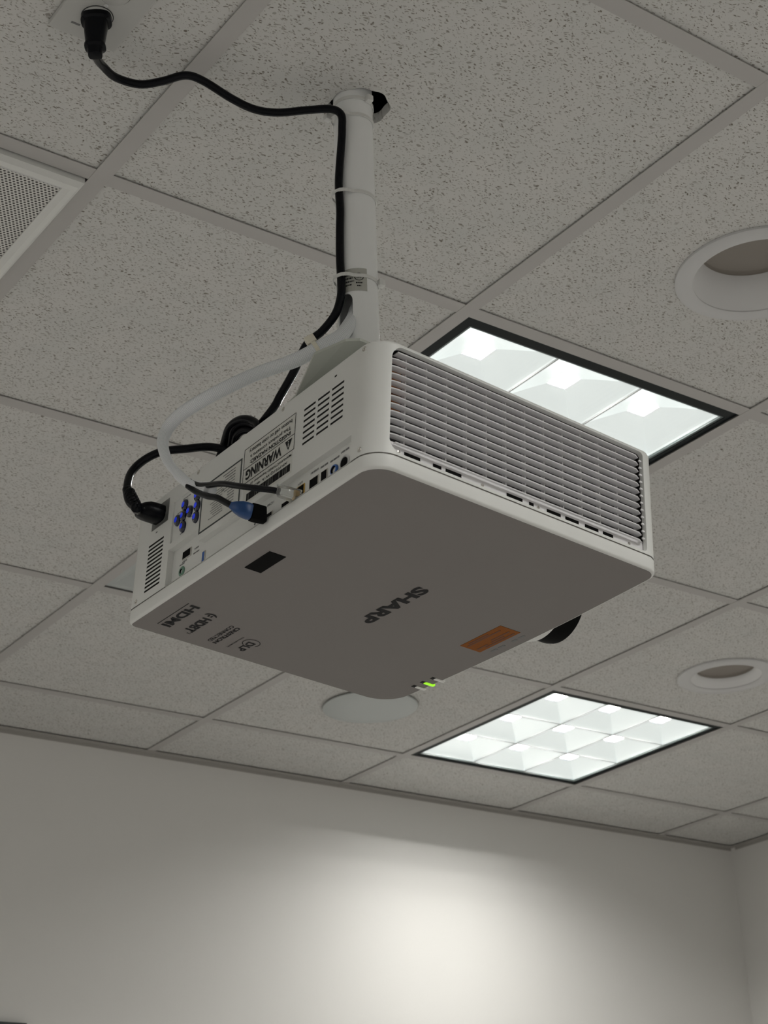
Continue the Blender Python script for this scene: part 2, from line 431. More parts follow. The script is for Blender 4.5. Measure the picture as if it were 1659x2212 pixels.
g = empty('air_grille', (GX(.5), GY(1.5), 0)); tag(g, 'square perforated white air return grille with raised rim at left edge', 'air grille')
h = T / 2 - BW - .003
bm = bmesh.new()
pr = [(h, .004), (h, -.006), (h - .006, -.012), (h - .014, -.013), (h - .022, -.008), (h - .0225, .002)]
vs = [[bm.verts.new((sx * r, sy * r, z)) for (sx, sy) in ((-1, -1), (1, -1), (1, 1), (-1, 1))] for r, z in pr]
for a, b in zip(vs[:-1], vs[1:]):
    for k in range(4): bm.faces.new((a[k], a[(k + 1) % 4], b[(k + 1) % 4], b[k]))
sharp(bm_obj('rim', bm, m_case, g), 30)
box('perforated_panel', -h + .022, h - .022, -h + .022, h - .022, -.0062, -.005, m_perf, g)
box('edge_strip', -h + .0225, h - .0225, -h + .0215, -h + .0245, -.0075, -.006, m_trim, g)
box('backing', -h, h, -h, h, .004, .02, m_dark, g)

# square plaque air diffuser mostly hidden behind the projector
sd = empty('air_diffuser', (GX(2.5), GY(2.5), 0)); tag(sd, 'smooth cool-grey square ceiling diffuser mostly hidden behind the projector', 'air diffuser')
bm = bmesh.new(); hh = T / 2 - BW - .002
vs = [[bm.verts.new((sx * r, sy * r, z)) for (sx, sy) in ((-1, -1), (1, -1), (1, 1), (-1, 1))] for r, z in ((hh, .004), (hh - .012, .0045), (hh - .05, .030), (hh - .06, .055))]
for a, b in zip(vs[:-1], vs[1:]):
    for k in range(4): bm.faces.new((a[k], a[(k + 1) % 4], b[(k + 1) % 4], b[k]))
bm_obj('frame', bm, m_disc, sd)
box('plaque', -.215, .215, -.215, .215, .002, .006, m_disc, sd, bev=.001)
box('neck', -hh + .055, hh - .055, -hh + .055, hh - .055, .056, .06, m_dark, sd)

# whiteboard whose top edge just enters the picture at the lower left
wb = empty('whiteboard', (0.3, YW - .012, -1.35)); tag(wb, 'dark-framed board on the far wall, only its top edge in view', 'whiteboard')
box('panel', -1.2, 1.2, .0, .011, -.60, .63, m_labw, wb); box('frame', -1.24, 1.22, -.006, .011, .63, .647, m_frame_ink, wb)

# ------------------------------------------------------------------ power outlet
po = empty('power_outlet', (0.468, 0.318, 0)); tag(po, 'white duplex outlet plate screwed to a ceiling tile, upper left', 'power outlet')
bm = bmesh.new(); box_bm(bm, -.043, .043, -.073, .063, -.005, .0035, .003, 2); sharp(bm_obj('plate', bm, m_plate, po), 40)
for yy in (.018, -.026):
    lathe('receptacle', [(.0175, -.005), (.0175, -.0065), (.0165, -.0072), (.001, -.0072)], m_plate, po, 36, center=(-.002, yy, 0))
    lathe('receptacle_gap', [(.0186, -.0052), (.0186, -.0054), (.0175, -.0054)], m_slot, po, 36, center=(-.002, yy, 0))
lathe('screw', [(.0028, -.005), (.0028, -.006), (.0005, -.0063)], m_trim, po, 12, center=(-.002, -.004, 0))
box('printed_mark', -.023, -.012, .040, .043, -.0052, -.0049, m_ink2, po)

# ------------------------------------------------------------------ ceiling mount
cm = empty('ceiling_mount', (POLE[0], POLE[1], 0)); tag(cm, 'white pipe ceiling mount with bracket plate carrying the projector', 'projector mount')
LEAN = Vector((-.0050, .0022, -.46))          # the pipe leans a few millimetres
PR = .0243
def make_pole():
    n = 64; V, F = [], []
    for (r, z) in ((PR, .12), (PR, -.455), (PR - .002, -.455), (PR - .002, .12)):
        f_ = z / -.46
        for k in range(n):
            a = 2 * math.pi * k / n; V.append((LEAN.x * f_ + r * math.cos(a), LEAN.y * f_ + r * math.sin(a), z))
    for i in range(4):
        for k in range(n):
            i2 = (i + 1) % 4; k2 = (k + 1) % n
            F.append((i * n + k, i * n + k2, i2 * n + k2, i2 * n + k))
    o = mesh_obj('pole', V, F, m_pipe, cm)
    bm = bmesh.new(); bm.from_mesh(o.data); bmesh.ops.recalc_face_normals(bm, faces=bm.faces); bm.to_mesh(o.data); bm.free()
    # slot where the cable sleeve leaves the pipe
    d = Vector((-.0238, -.0064, 0)).normalized(); s = Vector((-d.y, d.x, 0))
    outl = []
    for k in range(12): a = math.pi * k / 11; outl.append((.0105 * math.cos(a), -.300 + .0105 * math.sin(a)))
    for k in range(12): a = math.pi + math.pi * k / 11; outl.append((.0105 * math.cos(a), -.342 + .0105 * math.sin(a)))
    CV = []; 
    for q in (.008, .04):
        for (u, z) in outl: p = d * q + s * u; CV.append((p.x - .0035, p.y + .0015, z))
    N = len(outl)
    CF = [tuple(range(N)), tuple(range(2 * N - 1, N - 1, -1))] + [(k, N + k, N + (k + 1) % N, (k + 1) % N) for k in range(N)]
    c = mesh_obj('cutter', CV, CF, m_pipe, cm)
    bm = bmesh.new(); bm.from_mesh(c.data); bmesh.ops.recalc_face_normals(bm, faces=bm.faces); bm.to_mesh(c.data); bm.free()
    md = o.modifiers.new('b', 'BOOLEAN'); md.operation = 'DIFFERENCE'; md.object = c; md.solver = 'EXACT'
    dg = bpy.context.evaluated_depsgraph_get(); dg.update()
    me = bpy.data.meshes.new_from_object(o.evaluated_get(dg)); o.modifiers.clear(); o.data = me
    bpy.data.objects.remove(c)
    sharp(o, 40)
    return o
make_pole()
bp = [(-.092, -.122), (-.104, -.113), (-.117, -.073), (-.094, 0.0), (-.086, .085), (.09, .085), (.09, -.11), (.07, -.122)]
bm = bmesh.new()
lo = [bm.verts.new((x, y, -.4445 + (.010 if y < -.05 and x < -.05 else 0))) for x, y in bp]; hi = [bm.verts.new((x, y, -.4415 + (.010 if y < -.05 and x < -.05 else 0))) for x, y in bp]
bm.faces.new(lo); bm.faces.new(hi[::-1])
for k in range(len(bp)): q = (k + 1) % len(bp); bm.faces.new((lo[k], lo[q], hi[q], hi[k]))
bm_obj('bracket_plate', bm, m_steel, cm)
lathe('pole_flange', [(.0245, -.415), (.031, -.418), (.036, -.430), (.045, -.438), (.045, -.4415), (.024, -.4415)], m_pipe, cm, 40, center=(-.0045, .002, 0))
for (x, y) in ((-.06, -.05), (.07, -.06), (-.06, .06), (.07, .06)):
    z0 = -.472 - .084 * ((POLE[0] + x) - .682) - .001
    lathe('standoff', [(.009, -.444), (.007, -.446), (.007, z0 + .003), (.012, z0 + .0005), (.012, z0)], m_steel, cm, 16, center=(x, y, 0), cap=True)
def on_pipe(a0, a1, z0, z1, r, name, mat, parent, n=10):
    V, F = [], []
    for z in (z0, z1):
        f_ = z / -.46
        for k in range(n + 1):
            a = a0 + (a1 - a0) * k / n; V.append((LEAN.x * f_ + r * math.cos(a), LEAN.y * f_ + r * math.sin(a), z))
    for k in range(n): F.append((k, k + 1, n + 2 + k, n + 1 + k))
    return mesh_obj(name, V, F, mat, parent)
# silver approval sticker beside the slot, angles from the +X axis
on_pipe(math.radians(176), math.radians(262), -.289, -.258, PR + .0003, 'rating_sticker', m_stick, cm)

# ------------------------------------------------------------------ text helpers
def text_mesh(s, bold=0.0, name='lettering'):
    cu = bpy.data.curves.new('t', 'FONT'); cu.body = s; cu.size = 1.0; cu.offset = bold; cu.resolution_u = 4
    o = bpy.data.objects.new('t', cu); COL.objects.link(o)
    dg = bpy.context.evaluated_depsgraph_get(); dg.update()
    me = bpy.data.meshes.new_from_object(o.evaluated_get(dg))
    bpy.data.objects.remove(o); bpy.data.curves.remove(cu); me.name = name
    return me
def place_text(s, ori, r, u, w, h, mat, parent, name='lettering', bold=0.0, slant=0.0):
    """fit the text into a box: ori = start of baseline, r reading direction, u up, w x h metres; u x r faces away from the surface"""
    me = text_mesh(s, bold, name)
    xs_ = [v.co.x for v in me.vertices]; ys_ = [v.co.y for v in me.vertices]
    x0, x1, y0, y1 = min(xs_), max(xs_), min(ys_), max(ys_)
    r, u, ori = Vector(r), Vector(u), Vector(ori)
    for v in me.vertices:
        a = (v.co.x - x0) / (x1 - x0); b = (v.co.y - y0) / (y1 - y0)
        v.co = ori + r * (a * w + slant * b * h) + u * (b * h)
    me.materials.append(mat)
    o = link(bpy.data.objects.new(name, me)); o.parent = parent
    return o
def wrap_sticker_text():
    me = text_mesh('UL', .0); xs_ = [v.co.x for v in me.vertices]; ys_ = [v.co.y for v in me.vertices]
    x0, x1, y0, y1 = min(xs_), max(xs_), min(ys_), max(ys_)
    polys = [([(v.co.x - x0) / (x1 - x0), (v.co.y - y0) / (y1 - y0)]) for v in me.vertices]
    A0, A1, Z0, Z1 = 233, 246, -.2725, -.268
    for v, (a, b) in zip(me.vertices, polys):
        an = math.radians(A0 + (A1 - A0) * a); z = Z0 + (Z1 - Z0) * b; f_ = z / -.46
        v.co = Vector((LEAN.x * f_ + (PR + .0006) * math.cos(an), LEAN.y * f_ + (PR + .0006) * math.sin(an), z))
    me.materials.append(m_ink); o = link(bpy.data.objects.new('lettering', me)); o.parent = cm
    V, F = [], []
    def P(an, z): an = math.radians(an); f_ = z / -.46; return (LEAN.x * f_ + (PR + .0006) * math.cos(an), LEAN.y * f_ + (PR + .0006) * math.sin(an), z)
    n = 24
    for k in range(n):
        t = 2 * math.pi * k / n
        V.append(P(239.5 + 13 * math.cos(t), -.2703 + .0052 * math.sin(t))); V.append(P(239.5 + 10.8 * math.cos(t), -.2703 + .0044 * math.sin(t)))
    for k in range(n): q = (k + 1) % n; F.append((2 * k, 2 * q, 2 * q + 1, 2 * k + 1))
    for row, (a, b) in enumerate(((231, 248), (234, 245), (196, 224), (198, 222), (196, 226), (199, 220))):
        z = (-.2775, -.2815, -.266, -.2705, -.275, -.2795)[row]; i0 = len(V)
        k0 = a
        while k0 < b:
            k1 = min(b, k0 + random.uniform(1.5, 5)); i0 = len(V)
            V += [P(k0, z), P(k1, z), P(k1, z - .0018), P(k0, z - .0018)]; F.append((i0, i0 + 1, i0 + 2, i0 + 3)); k0 = k1 + 1.0
    o = mesh_obj('sticker_print', V, F, m_ink, cm)
wrap_sticker_text()
# ------------------------------------------------------------------ the projector
PJ = empty('projector')
R3 = ((0.996412, -0.011208, 0.083887), (0.011431, 0.999932, -0.002173), (-0.083857, 0.003124, 0.996473))
mw = Matrix.Identity(4)
for r in range(3):
    for c in range(3): mw[r][c] = R3[r][c]
mw.translation = Vector((0.669703, 0.117610, -0.62)); PJ.matrix_world = mw
tag(PJ, 'white ceiling-mounted projector hanging upside down, vent grille and port panel facing the room', 'projector')
W, D, H = 0.4909, 0.3833, 0.1484
# local frame: x from the port panel (0) to the lens side (D), y from the vent side (0) to the far side (W), z up
RA, RB, RC, RD = .028, .010, .042, .020
def outline(inset=0.0):
    """closed plan outline with tags, counter-clockwise seen from above"""
    P = []
    def arc(cx, cy, r, a0, a1, n, tg):
        for k in range(n + 1):
            a = math.radians(a0 + (a1 - a0) * k / n); rr = max(r - inset, .001)
            P.append((cx + rr * math.cos(a), cy + rr * math.sin(a), tg))
    arc(RA, RA, RA, 180, 270, 12, 'A')
    # straight vent side points are added by the caller through sampling
    for k in range(1, 30):
        x = RA + (D - RD - RA) * k / 30; P.append((x, inset, 'vent'))
    arc(D - RD, RD, RD, 270, 360, 8, 'D')
    for k in range(1, 14):
        t = k / 14; y = RD + (W - RC - RD) * t; P.append((D - inset + .006 * math.sin(math.pi * t), y, 'lens'))
    arc(D - RC, W - RC, RC, 0, 90, 10, 'C')
    P.append((D * .5, W - inset, 'side'))
    arc(RB, W - RB, RB, 90, 180, 6, 'B')
    return P
ZS = .0175      # seam between the lower tray and the upper case
# --- lower tray: lip and underside
def tray():
    prof = [(.0035, ZS - .0008), (0.0, ZS - .0016), (0.0, .0030), (.0008, .0012), (.0026, .0003), (.0032, 0.0)]
    V, F, FM = [], [], []; rings = []
    for (ins, z) in prof:
        o = outline(ins); rings.append([len(V) + k for k in range(len(o))])
        for p in o: V.append((p[0], p[1], z))
    n = len(rings[0])
    for a, b in zip(rings[:-1], rings[1:]):
        for k in range(n): q = (k + 1) % n; F.append((a[k], b[k], b[q], a[q])); FM.append(0)
    o = mesh_obj('lower_tray', V, F, m_case, PJ); sharp(o, 40)
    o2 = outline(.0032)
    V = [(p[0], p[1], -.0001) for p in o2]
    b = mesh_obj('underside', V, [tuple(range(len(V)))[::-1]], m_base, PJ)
tray()
# --- upper case side wall, open at the vent and at the port panel
def ysurf(x):
    if x < RA: return RA - math.sqrt(max(RA * RA - (RA - x) ** 2, 0))
    if x > D - RD: return RD - math.sqrt(max(RD * RD - (x - D + RD) ** 2, 0))
    return 0.0
VX0, VX1, VZ0, VZ1, VR = .0195, .3625, .0205, .1435, .014
def vent_span(x):
    if x < VX0 or x > VX1: return None
    zb, zt = VZ0, VZ1
    for cx, sgn, r in ((VX0 + VR, -1, VR), (VX1 - .005, 1, .005)):
        if (x - cx) * sgn > 0:
            d_ = r - math.sqrt(max(r * r - (x - cx) ** 2, 0)); zb = VZ0 + d_; zt = VZ1 - d_
    return zb, zt
ZT = H - .0035
def upper_case():
    V, F = [], []
    def quad(a, b, c, d_): i = len(V); V.extend([a, b, c, d_]); F.append((i, i + 1, i + 2, i + 3))
    # vent side, including the rounded corner A
    xs_ = sorted(set([RA * (1 - math.cos(math.radians(90 * k / 14))) for k in range(15)] + [VX0 + VR * (1 - math.cos(math.radians(90 * k / 10))) for k in range(11)] + [RA + (D - RA) * k / 20 for k in range(21)] +
                     [VX1 - .005 + .005 * math.sin(math.radians(90 * k / 5)) for k in range(6)] + [D - RD + RD * math.sin(math.radians(90 * k / 10)) for k in range(11)]))
    for a, b in zip(xs_[:-1], xs_[1:]):
        if b - a < 1e-6: continue
        mid = (a + b) / 2; ya, yb = ysurf(a), ysurf(b)
        if VX0 <= mid <= VX1:
            sa, sb = vent_span(max(a, VX0)), vent_span(min(b, VX1))
            quad((a, ya, ZS), (b, yb, ZS), (b, yb, sb[0]), (a, ya, sa[0]))
            quad((a, ya, sa[1]), (b, yb, sb[1]), (b, yb, ZT), (a, ya, ZT))
            e = .006      # lip going inwards
            quad((a, ya, sa[0]), (b, yb, sb[0]), (b, yb + e, sb[0]), (a, ya + e, sa[0]))
            quad((a, ya, sa[1]), (a, ya + e, sa[1]), (b, yb + e, sb[1]), (b, yb, sb[1]))
        else: quad((a, ya, ZS), (b, yb, ZS), (b, yb, ZT), (a, ya, ZT))
    for x in (VX0, VX1):
        s = vent_span(x); y = ysurf(x); quad((x, y, s[0]), (x, y, s[1]), (x, y + .006, s[1]), (x, y + .006, s[0]))
    # lens side, corner C, far side, corner B
    o = [p for p in outline() if p[2] in ('lens', 'C', 'side', 'B')]
    o = [(D, RD, 'D')] + o
    for p, q in zip(o[:-1], o[1:]): quad((p[0], p[1], ZS), (q[0], q[1], ZS), (q[0], q[1], ZT), (p[0], p[1], ZT))
    # top edge and lid
    O0, O1, O2 = outline(0), outline(.0012), outline(.0035)
    n = len(O0)
    for k in range(n):
        q = (k + 1) % n
        a0, a1, b0, b1, c0, c1 = O0[k], O0[q], O1[k], O1[q], O2[k], O2[q]
        quad((a0[0], a0[1], ZT), (a1[0], a1[1], ZT), (b1[0], b1[1], H - .001), (b0[0], b0[1], H - .001))
        quad((b0[0], b0[1], H - .001), (b1[0], b1[1], H - .001), (c1[0], c1[1], H), (c0[0], c0[1], H))
    i = len(V); V.extend([(p[0], p[1], H) for p in O2]); F.append(tuple(range(i, i + n)))
    ob = mesh_obj('upper_case', V, F, m_case, PJ)
    bm = bmesh.new(); bm.from_mesh(ob.data); bmesh.ops.remove_doubles(bm, verts=bm.verts, dist=2e-5); bmesh.ops.recalc_face_normals(bm, faces=bm.faces); bm.to_mesh(ob.data); bm.free()
    sharp(ob, 38)
upper_case()
# dark joint line
o_ = outline(.0012); V = [(p[0], p[1], z) for z in (ZS - .0018, ZS + .001) for p in o_]; n = len(o_)
mesh_obj('case_joint', V, [(k, (k + 1) % n, n + (k + 1) % n, n + k) for k in range(n)], m_mold, PJ)

# --- port panel with real recesses; coordinates are (y, z) in metres, depth along +x
def port_panel():
    HO = []   # y0,y1,z0,z1,depth,floor material index
    HO.append((.0392, .3335, ZS, .0480, .0075, 0))           # long connector bay
    HO.append((.3335, .4040, ZS, .0640, .0075, 0))           # bay of the left connectors
    HO.append((.3355, .4020, .0715, .1260, .0020, 0))        # keypad field
    HO.append((.4130, .4520, .1070, .1373, .0200, 1))        # power inlet
    for (ya, yb) in ((.0565, .0780), (.0824, .1036), (.1080, .1293)):
        for k in range(7):
            z = .0783 + k * .00693; HO.append((ya, yb, z - .0013, z + .0013, .006, 1))
    for k in range(12):
        z = .0290 + k * .00530; HO.append((.4188, .4540, z - .0013, z + .0013, .006, 1))
    HO.append((.0705, .0745, .1330, .1350, .003, 1))
    Y = sorted(set([RA, W - RB] + [h[0] for h in HO] + [h[1] for h in HO])); Z = sorted(set([ZS, ZT] + [h[2] for h in HO] + [h[3] for h in HO]))
    V, F, FM = [], [], []
    def quad(mi, *p): i = len(V); V.extend(p); F.append((i, i + 1, i + 2, i + 3)); FM.append(mi)
    for a, b in zip(Y[:-1], Y[1:]):
        z_start = None
        for c, d_ in zip(Z[:-1], Z[1:]):
            my, mz = (a + b) / 2, (c + d_) / 2
            inside = any(h[0] < my < h[1] and h[2] < mz < h[3] for h in HO)
            if not inside: quad(0, (0, a, c), (0, a, d_), (0, b, d_), (0, b, c))
    for (a, b, c, d_, dp, mi) in HO:
        quad(mi, (dp, a, c), (dp, a, d_), (dp, b, d_), (dp, b, c))
        ca = .0480 if a == .3335 else c          # the two lower bays run into each other
        wm = 1 if (mi == 1 and dp < .01) else 0
        quad(wm, (0, a, ca), (dp, a, ca), (dp, a, d_), (0, a, d_))
        if b != .3335: quad(wm, (0, b, c), (0, b, d_), (dp, b, d_), (dp, b, c))
        quad(wm, (0, a, d_), (dp, a, d_), (dp, b, d_), (0, b, d_))
        if c > ZS + 1e-5: quad(wm, (0, a, c), (0, b, c), (dp, b, c), (dp, a, c))
        else: quad(0, (-.0, a, c), (-.0, b, c), (dp, b, c), (dp, a, c))
    mesh_obj('port_panel', V, F, None, PJ, fmat=FM, mats=[m_case, m_slot])
port_panel()
NX = (-1, 0, 0)
RY, UZ = (0, 1, 0), (0, 0, -1)     # reading direction and 'up' of the upside-down print
def flat(name, y0, y1, z0, z1, mat, x=0.0, th=.0004, parent=None):
    return box(name, x - th, x + .0001, y0, y1, z0, z1, mat, parent or PJ)
# --- connectors
B = .0075
def jack(y, z, mat, name='audio_jack'):
    lathe(name, [(.0062, B - .0002), (.0062, B - .0012), (.0055, B - .0022), (.0042, B - .0024), (.0038, B + .006), (.0003, B + .006)], mat, PJ, 28, axis='X', center=(0, y, z), mats=[mat, m_blackm], pm=[0, 0, 0, 1, 1])
lathe('jack_ring', [(.0086, B - .0001), (.0086, B - .0006), (.0070, B - .0006)], m_trim, PJ, 28, axis='X', center=(0, .0602, .0285))
lathe('jack_hole', [(.0058, B - .0009), (.0003, B - .0009)], m_blackm, PJ, 28, axis='X', center=(0, .0602, .0285))
jack(.0768, .0270, m_jblue)
def port(name, y, z, w, h_, mat, inner, x=B, rim=.0011, parent=None):
    bm = bmesh.new(); box_bm(bm, x - .0012, x + .0003, y - w / 2, y + w / 2, z - h_ / 2, z + h_ / 2, .0004)
    o = bm_obj(name, bm, mat, PJ)
    q = box('socket', x - .00135, x - .0011, y - w / 2 + rim, y + w / 2 - rim, z - h_ / 2 + rim, z + h_ / 2 - rim, inner, o)
    return o
port('usb_port', .0952, .0290, .0115, .0125, m_metal, m_blackm)
port('network_port', .1135, .0275, .0165, .0155, m_metal, m_blackm)
box('port_shelf', B - .0016, B + .0002, .1030, .1065, .0190, .0210, m_trim, PJ)
port('network_port', .1392, .0285, .0165, .0155, m_gold, m_blackm)
port('hdmi_port', .1655, .0255, .0155, .0075, m_metal, m_blackm)
port('hdmi_port', .1985, .0255, .0155, .0075, m_metal, m_blackm)
C2 = .0075
vg = port('monitor_port', .3715, .0490, .0190, .0110, m_bright, m_blackm, x=C2)
for yy in (.3595, .3840): lathe('screw_post', [(.0026, C2), (.0026, C2 - .003), (.0014, C2 - .003), (.0014, C2)], m_bright, PJ, 6, axis='X', center=(0, yy, .0172), smooth=False)
port('usb_port', .3320, .0290, .0065, .0155, m_metal, m_jblue, x=C2)
lathe('audio_jack', [(.0062, C2), (.0062, C2 - .0008), (.0052, C2 - .0016), (.0030, C2 - .0016), (.0028, C2 + .004), (.0003, C2 + .004)], m_jgreen, PJ, 28, axis='X', center=(0, .3800, .0300), mats=[m_jgreen, m_blackm], pm=[0, 0, 0, 1, 1])
# --- screws on the panel
for (y, z) in ((.0235, .1415), (.0247, .0245), (.172, .1420), (.3489, .1425), (.4725, .0235)):
    x = RA - math.sqrt(RA * RA - (RA - y) ** 2) if y < RA else 0
    lathe('screw', [(.0030, x + .0004), (.0028, x - .0004), (.0022, x - .0006), (.0013, x - .0001), (.0002, x - .0001)], m_metal, PJ, 14, axis='X', center=(0, y, z))
# --- keypad
def button(y, z):
    pr_ = [(.0062, .0019), (.0060, .0002), (.0050, -.0012), (.0034, -.0019)]
    V, F, FM = [], [], []; n = 20
    for (r, x) in pr_ + [(.0015, -.0022)]:
        for k in range(n):
            a = 2 * math.pi * k / n
            k_ = 1.22 if r > .0034 else 1.0
            V.append((x, y + r * math.cos(a) * .95, z + r * math.sin(a) * k_ * 1.0))
    L = len(pr_) + 1
    for i in range(L - 1):
        for k in range(n): q = (k + 1) % n; F.append((i * n + k, i * n + q, (i + 1) * n + q, (i + 1) * n + k)); FM.append(1 if i >= L - 2 else 0)
    F.append(tuple((L - 1) * n + k for k in range(n))); FM.append(1)
    o = mesh_obj('button', V, F, None, PJ, smooth=True, mats=[m_btn, m_btnc], fmat=FM)
for (y, z) in ((.3760, .1126), (.3465, .0991), (.3633, .0991), (.3775, .0991), (.3907, .0986), (.3474, .0850), (.3763, .0845), (.3480, .1130)):
    button(y, z - .001)
# --- labels
flat('spec_label', .2500, .3350, .0560, .1165, m_labw)
fr = bmesh.new()
for (a, b, c, d_) in ((.2500, .3350, .0560, .0578), (.2500, .3350, .1147, .1165), (.2500, .2520, .0578, .1147), (.3330, .3350, .0578, .1147)): box_bm(fr, -.0007, -.0003, a, b, c, d_)
bm_obj('label_border', fr, m_frame_ink, PJ)
def print_rows(rows, name, mat, x=-.0006, parent=None):
    bm = bmesh.new()
    for (y0, y1, z, h_) in rows:
        y = y0
        while y < y1:
            e = min(y1, y + random.uniform(.002, .007)); 
            if e - y > .0005: box_bm(bm, x - .0001, x, y, e, z - h_ / 2, z + h_ / 2)
            y = e + .0008
    return bm_obj(name, bm, mat, parent or PJ)
rows = [(.263, random.uniform(.277, .292), .1105 - k * .0036, .0011) for k in range(12)] + [(random.uniform(.285, .289), random.uniform(.306, .317), .0975 - k * .0031, .0009) for k in range(0, 11)]
print_rows(rows, 'label_print', m_ink2)
# warning label
flat('warning_label', .1445, .2460, .0800, .1245, m_labw, th=.0003)
fr = bmesh.new()
for (a, b, c, d_) in ((.1445, .2460, .0800, .0805), (.1445, .2460, .1240, .1245), (.1445, .1450, .0800, .1245), (.2455, .2460, .0800, .1245), (.1450, .2455, .0986, .0991)): box_bm(fr, -.0006, -.0002, a, b, c, d_)
bm_obj('label_border', fr, m_ink, PJ)
def tri(name, pts, mat, x):
    return mesh_obj(name, [(x, p[0], p[1]) for p in pts], [(0, 1, 2)], mat, PJ)
tri('hazard_triangle', [(.1490, .0958), (.1625, .0958), (.15575, .0835)], m_ink, -.0006)
box('hazard_mark', -.0008, -.0006, .1550, .1564, .0870, .0918, m_labw, PJ); box('hazard_mark', -.0008, -.0006, .1550, .1564, .0930, .0943, m_labw, PJ)
place_text('WARNING', (-.0006, .1690, .0957), RY, UZ, .0710, .0125, m_ink, PJ, bold=.035)
place_text('INGESTION HAZARD:', (-.0006, .1530, .1060), RY, UZ, .0800, .0050, m_ink, PJ, bold=.025)
place_text('This product contains a', (-.0006, .1530, .1135), RY, UZ, .0800, .0056, m_ink, PJ, bold=.01)
place_text('button cell or coin battery.', (-.0006, .1510, .1215), RY, UZ, .0860, .0062, m_ink, PJ, bold=.01)
# model label with bar code
flat('model_label', .1475, .2430, .0535, .0790, m_labw, th=.0003)
place_text('MANUFACTURED September 20', (-.0006, .1490, .0770), RY, UZ, .0800, .0036, m_ink, PJ, bold=.01)
place_text('XP-P721Q-W A  4K5', (-.0006, .1560, .0710), RY, UZ, .0640, .0038, m_ink, PJ, bold=.01)
bm = bmesh.new(); y = .1500
while y < .2350:
    w_ = random.choice((.0004, .0004, .0008, .0012)); box_bm(bm, -.0006, -.0003, y, y + w_, .0560, .0650); y += w_ + random.choice((.0004, .0004, .0008))
bm_obj('bar_code', bm, m_ink, PJ)
# small captions beside the connectors
XB = B - .0002
place_text('LAN', (XB, .1360, .0410), RY, UZ, .0085, .0030, m_ink2, PJ, bold=.01)
place_text('HDMI', (XB, .1900, .0410), RY, UZ, .0130, .0030, m_ink2, PJ, bold=.01)
print_rows([(.053, .067, .0425, .0022), (.070, .086, .0405, .0022), (.090, .103, .0415, .0022), (.107, .121, .0425, .0022), (.168, .172, .0380, .002)], 'port_captions', m_ink2, x=XB)
print_rows([(.346, .355, .0485, .0016), (.344, .357, .0430, .0016), (.371, .381, .0415, .0016), (.376, .387, .0395, .0016)], 'port_captions', m_ink2, x=C2 - .0002)
print_rows([(.366, .383, .1220, .0012), (.373, .383, .0765, .0012), (.384, .394, .1075, .0010), (.356, .362, .0900, .0010)], 'key_captions', m_ink2, x=.0019)
print_rows([(.436, .440, .1010, .0016)], 'inlet_caption', m_ink2, x=-.0001)
tri('small_mark', [(.2110, .0205), (.2150, .0205), (.2130, .0175)], m_ink, -.0004)

# --- underside print; read from below along +y, top towards +x
UX = (1, 0, 0); ZB = -.0004
place_text('SHARP', (.1985, .1900, ZB), RY, UX, .1150, .0180, m_ink, PJ, bold=.045)
for e in ((.0263,),):
    box('service_window', .0258, .0468, .2228, .2728, -.0006, -.0001, m_blackm, PJ, bev=0)
place_text('HDMI', (.0300, .3925, ZB), RY, UX, .0700, .0120, m_ink, PJ, bold=.036)
box('logo_rule', .0254, .0262, .3915, .4625, -.0004, -.0001, m_ink, PJ)
place_text('HDBT', (.0578, .4130, ZB), RY, UX, .0460, .0122, m_ink, PJ, bold=.045)
place_text('3', (.0650, .4612, ZB), RY, UX, .0030, .0050, m_ink, PJ)
def arc_mark(cx, cy, r0, r1, a0, a1, name, n=20):
    V, F = [], []
    for k in range(n + 1):
        t = k / n; a = math.radians(a0 + (a1 - a0) * t); tp = math.sin(math.pi * min(max(t, .02), .98)) ** .5
        ra, rb = (r0 + r1) / 2 - (r1 - r0) / 2 * tp, (r0 + r1) / 2 + (r1 - r0) / 2 * tp
        V += [(cx + ra * math.cos(a), cy + ra * math.sin(a), ZB), (cx + rb * math.cos(a), cy + rb * math.sin(a), ZB)]
    for k in range(n): F.append((2 * k, 2 * k + 1, 2 * k + 3, 2 * k + 2))
    return mesh_obj(name, V, F, m_ink, PJ)
arc_mark(.0625, .4080, .0065, .0098, 200, 335, 'logo_swoosh')
bm = bmesh.new(); box_bm(bm, .0595, .0615, .4035, .4075, ZB - .0001, ZB + .0001); box_bm(bm, .0635, .0655, .4035, .4075, ZB - .0001, ZB + .0001); bm_obj('logo_dots', bm, m_ink, PJ)
place_text('CRESTRON', (.1025, .4120, ZB), RY, UX, .0560, .0060, m_ink, PJ, bold=.035)
place_text('CONNECTED', (.0945, .4120, ZB), RY, UX, .0545, .0055, m_ink, PJ, bold=.015)
place_text('DLP', (.1350, .4380, ZB), RY, UX, .0290, .0105, m_ink, PJ, bold=.03)
def ring(cx, cy, r, w_, a0, a1, name, ey=1.0, n=36):
    V, F = [], []
    for k in range(n + 1):
        a = math.radians(a0 + (a1 - a0) * k / n)
        for q in (r - w_ / 2, r + w_ / 2): V.append((cx + q * math.cos(a), cy + q * math.sin(a) * ey, ZB))
    for k in range(n): F.append((2 * k, 2 * k + 1, 2 * k + 3, 2 * k + 2))
    return mesh_obj(name, V, F, m_ink, PJ)
ring(.1400, .4400, .0105, .0009, 120, 395, 'logo_ring')
place_text('TEXAS INSTRUMENTS', (.1225, .4300, ZB), RY, UX, .0380, .0022, m_ink, PJ, bold=.01)
box('warning_sticker', .3340, .3640, .2120, .2860, -.0005, -.0001, m_orange, PJ)
bm = bmesh.new()
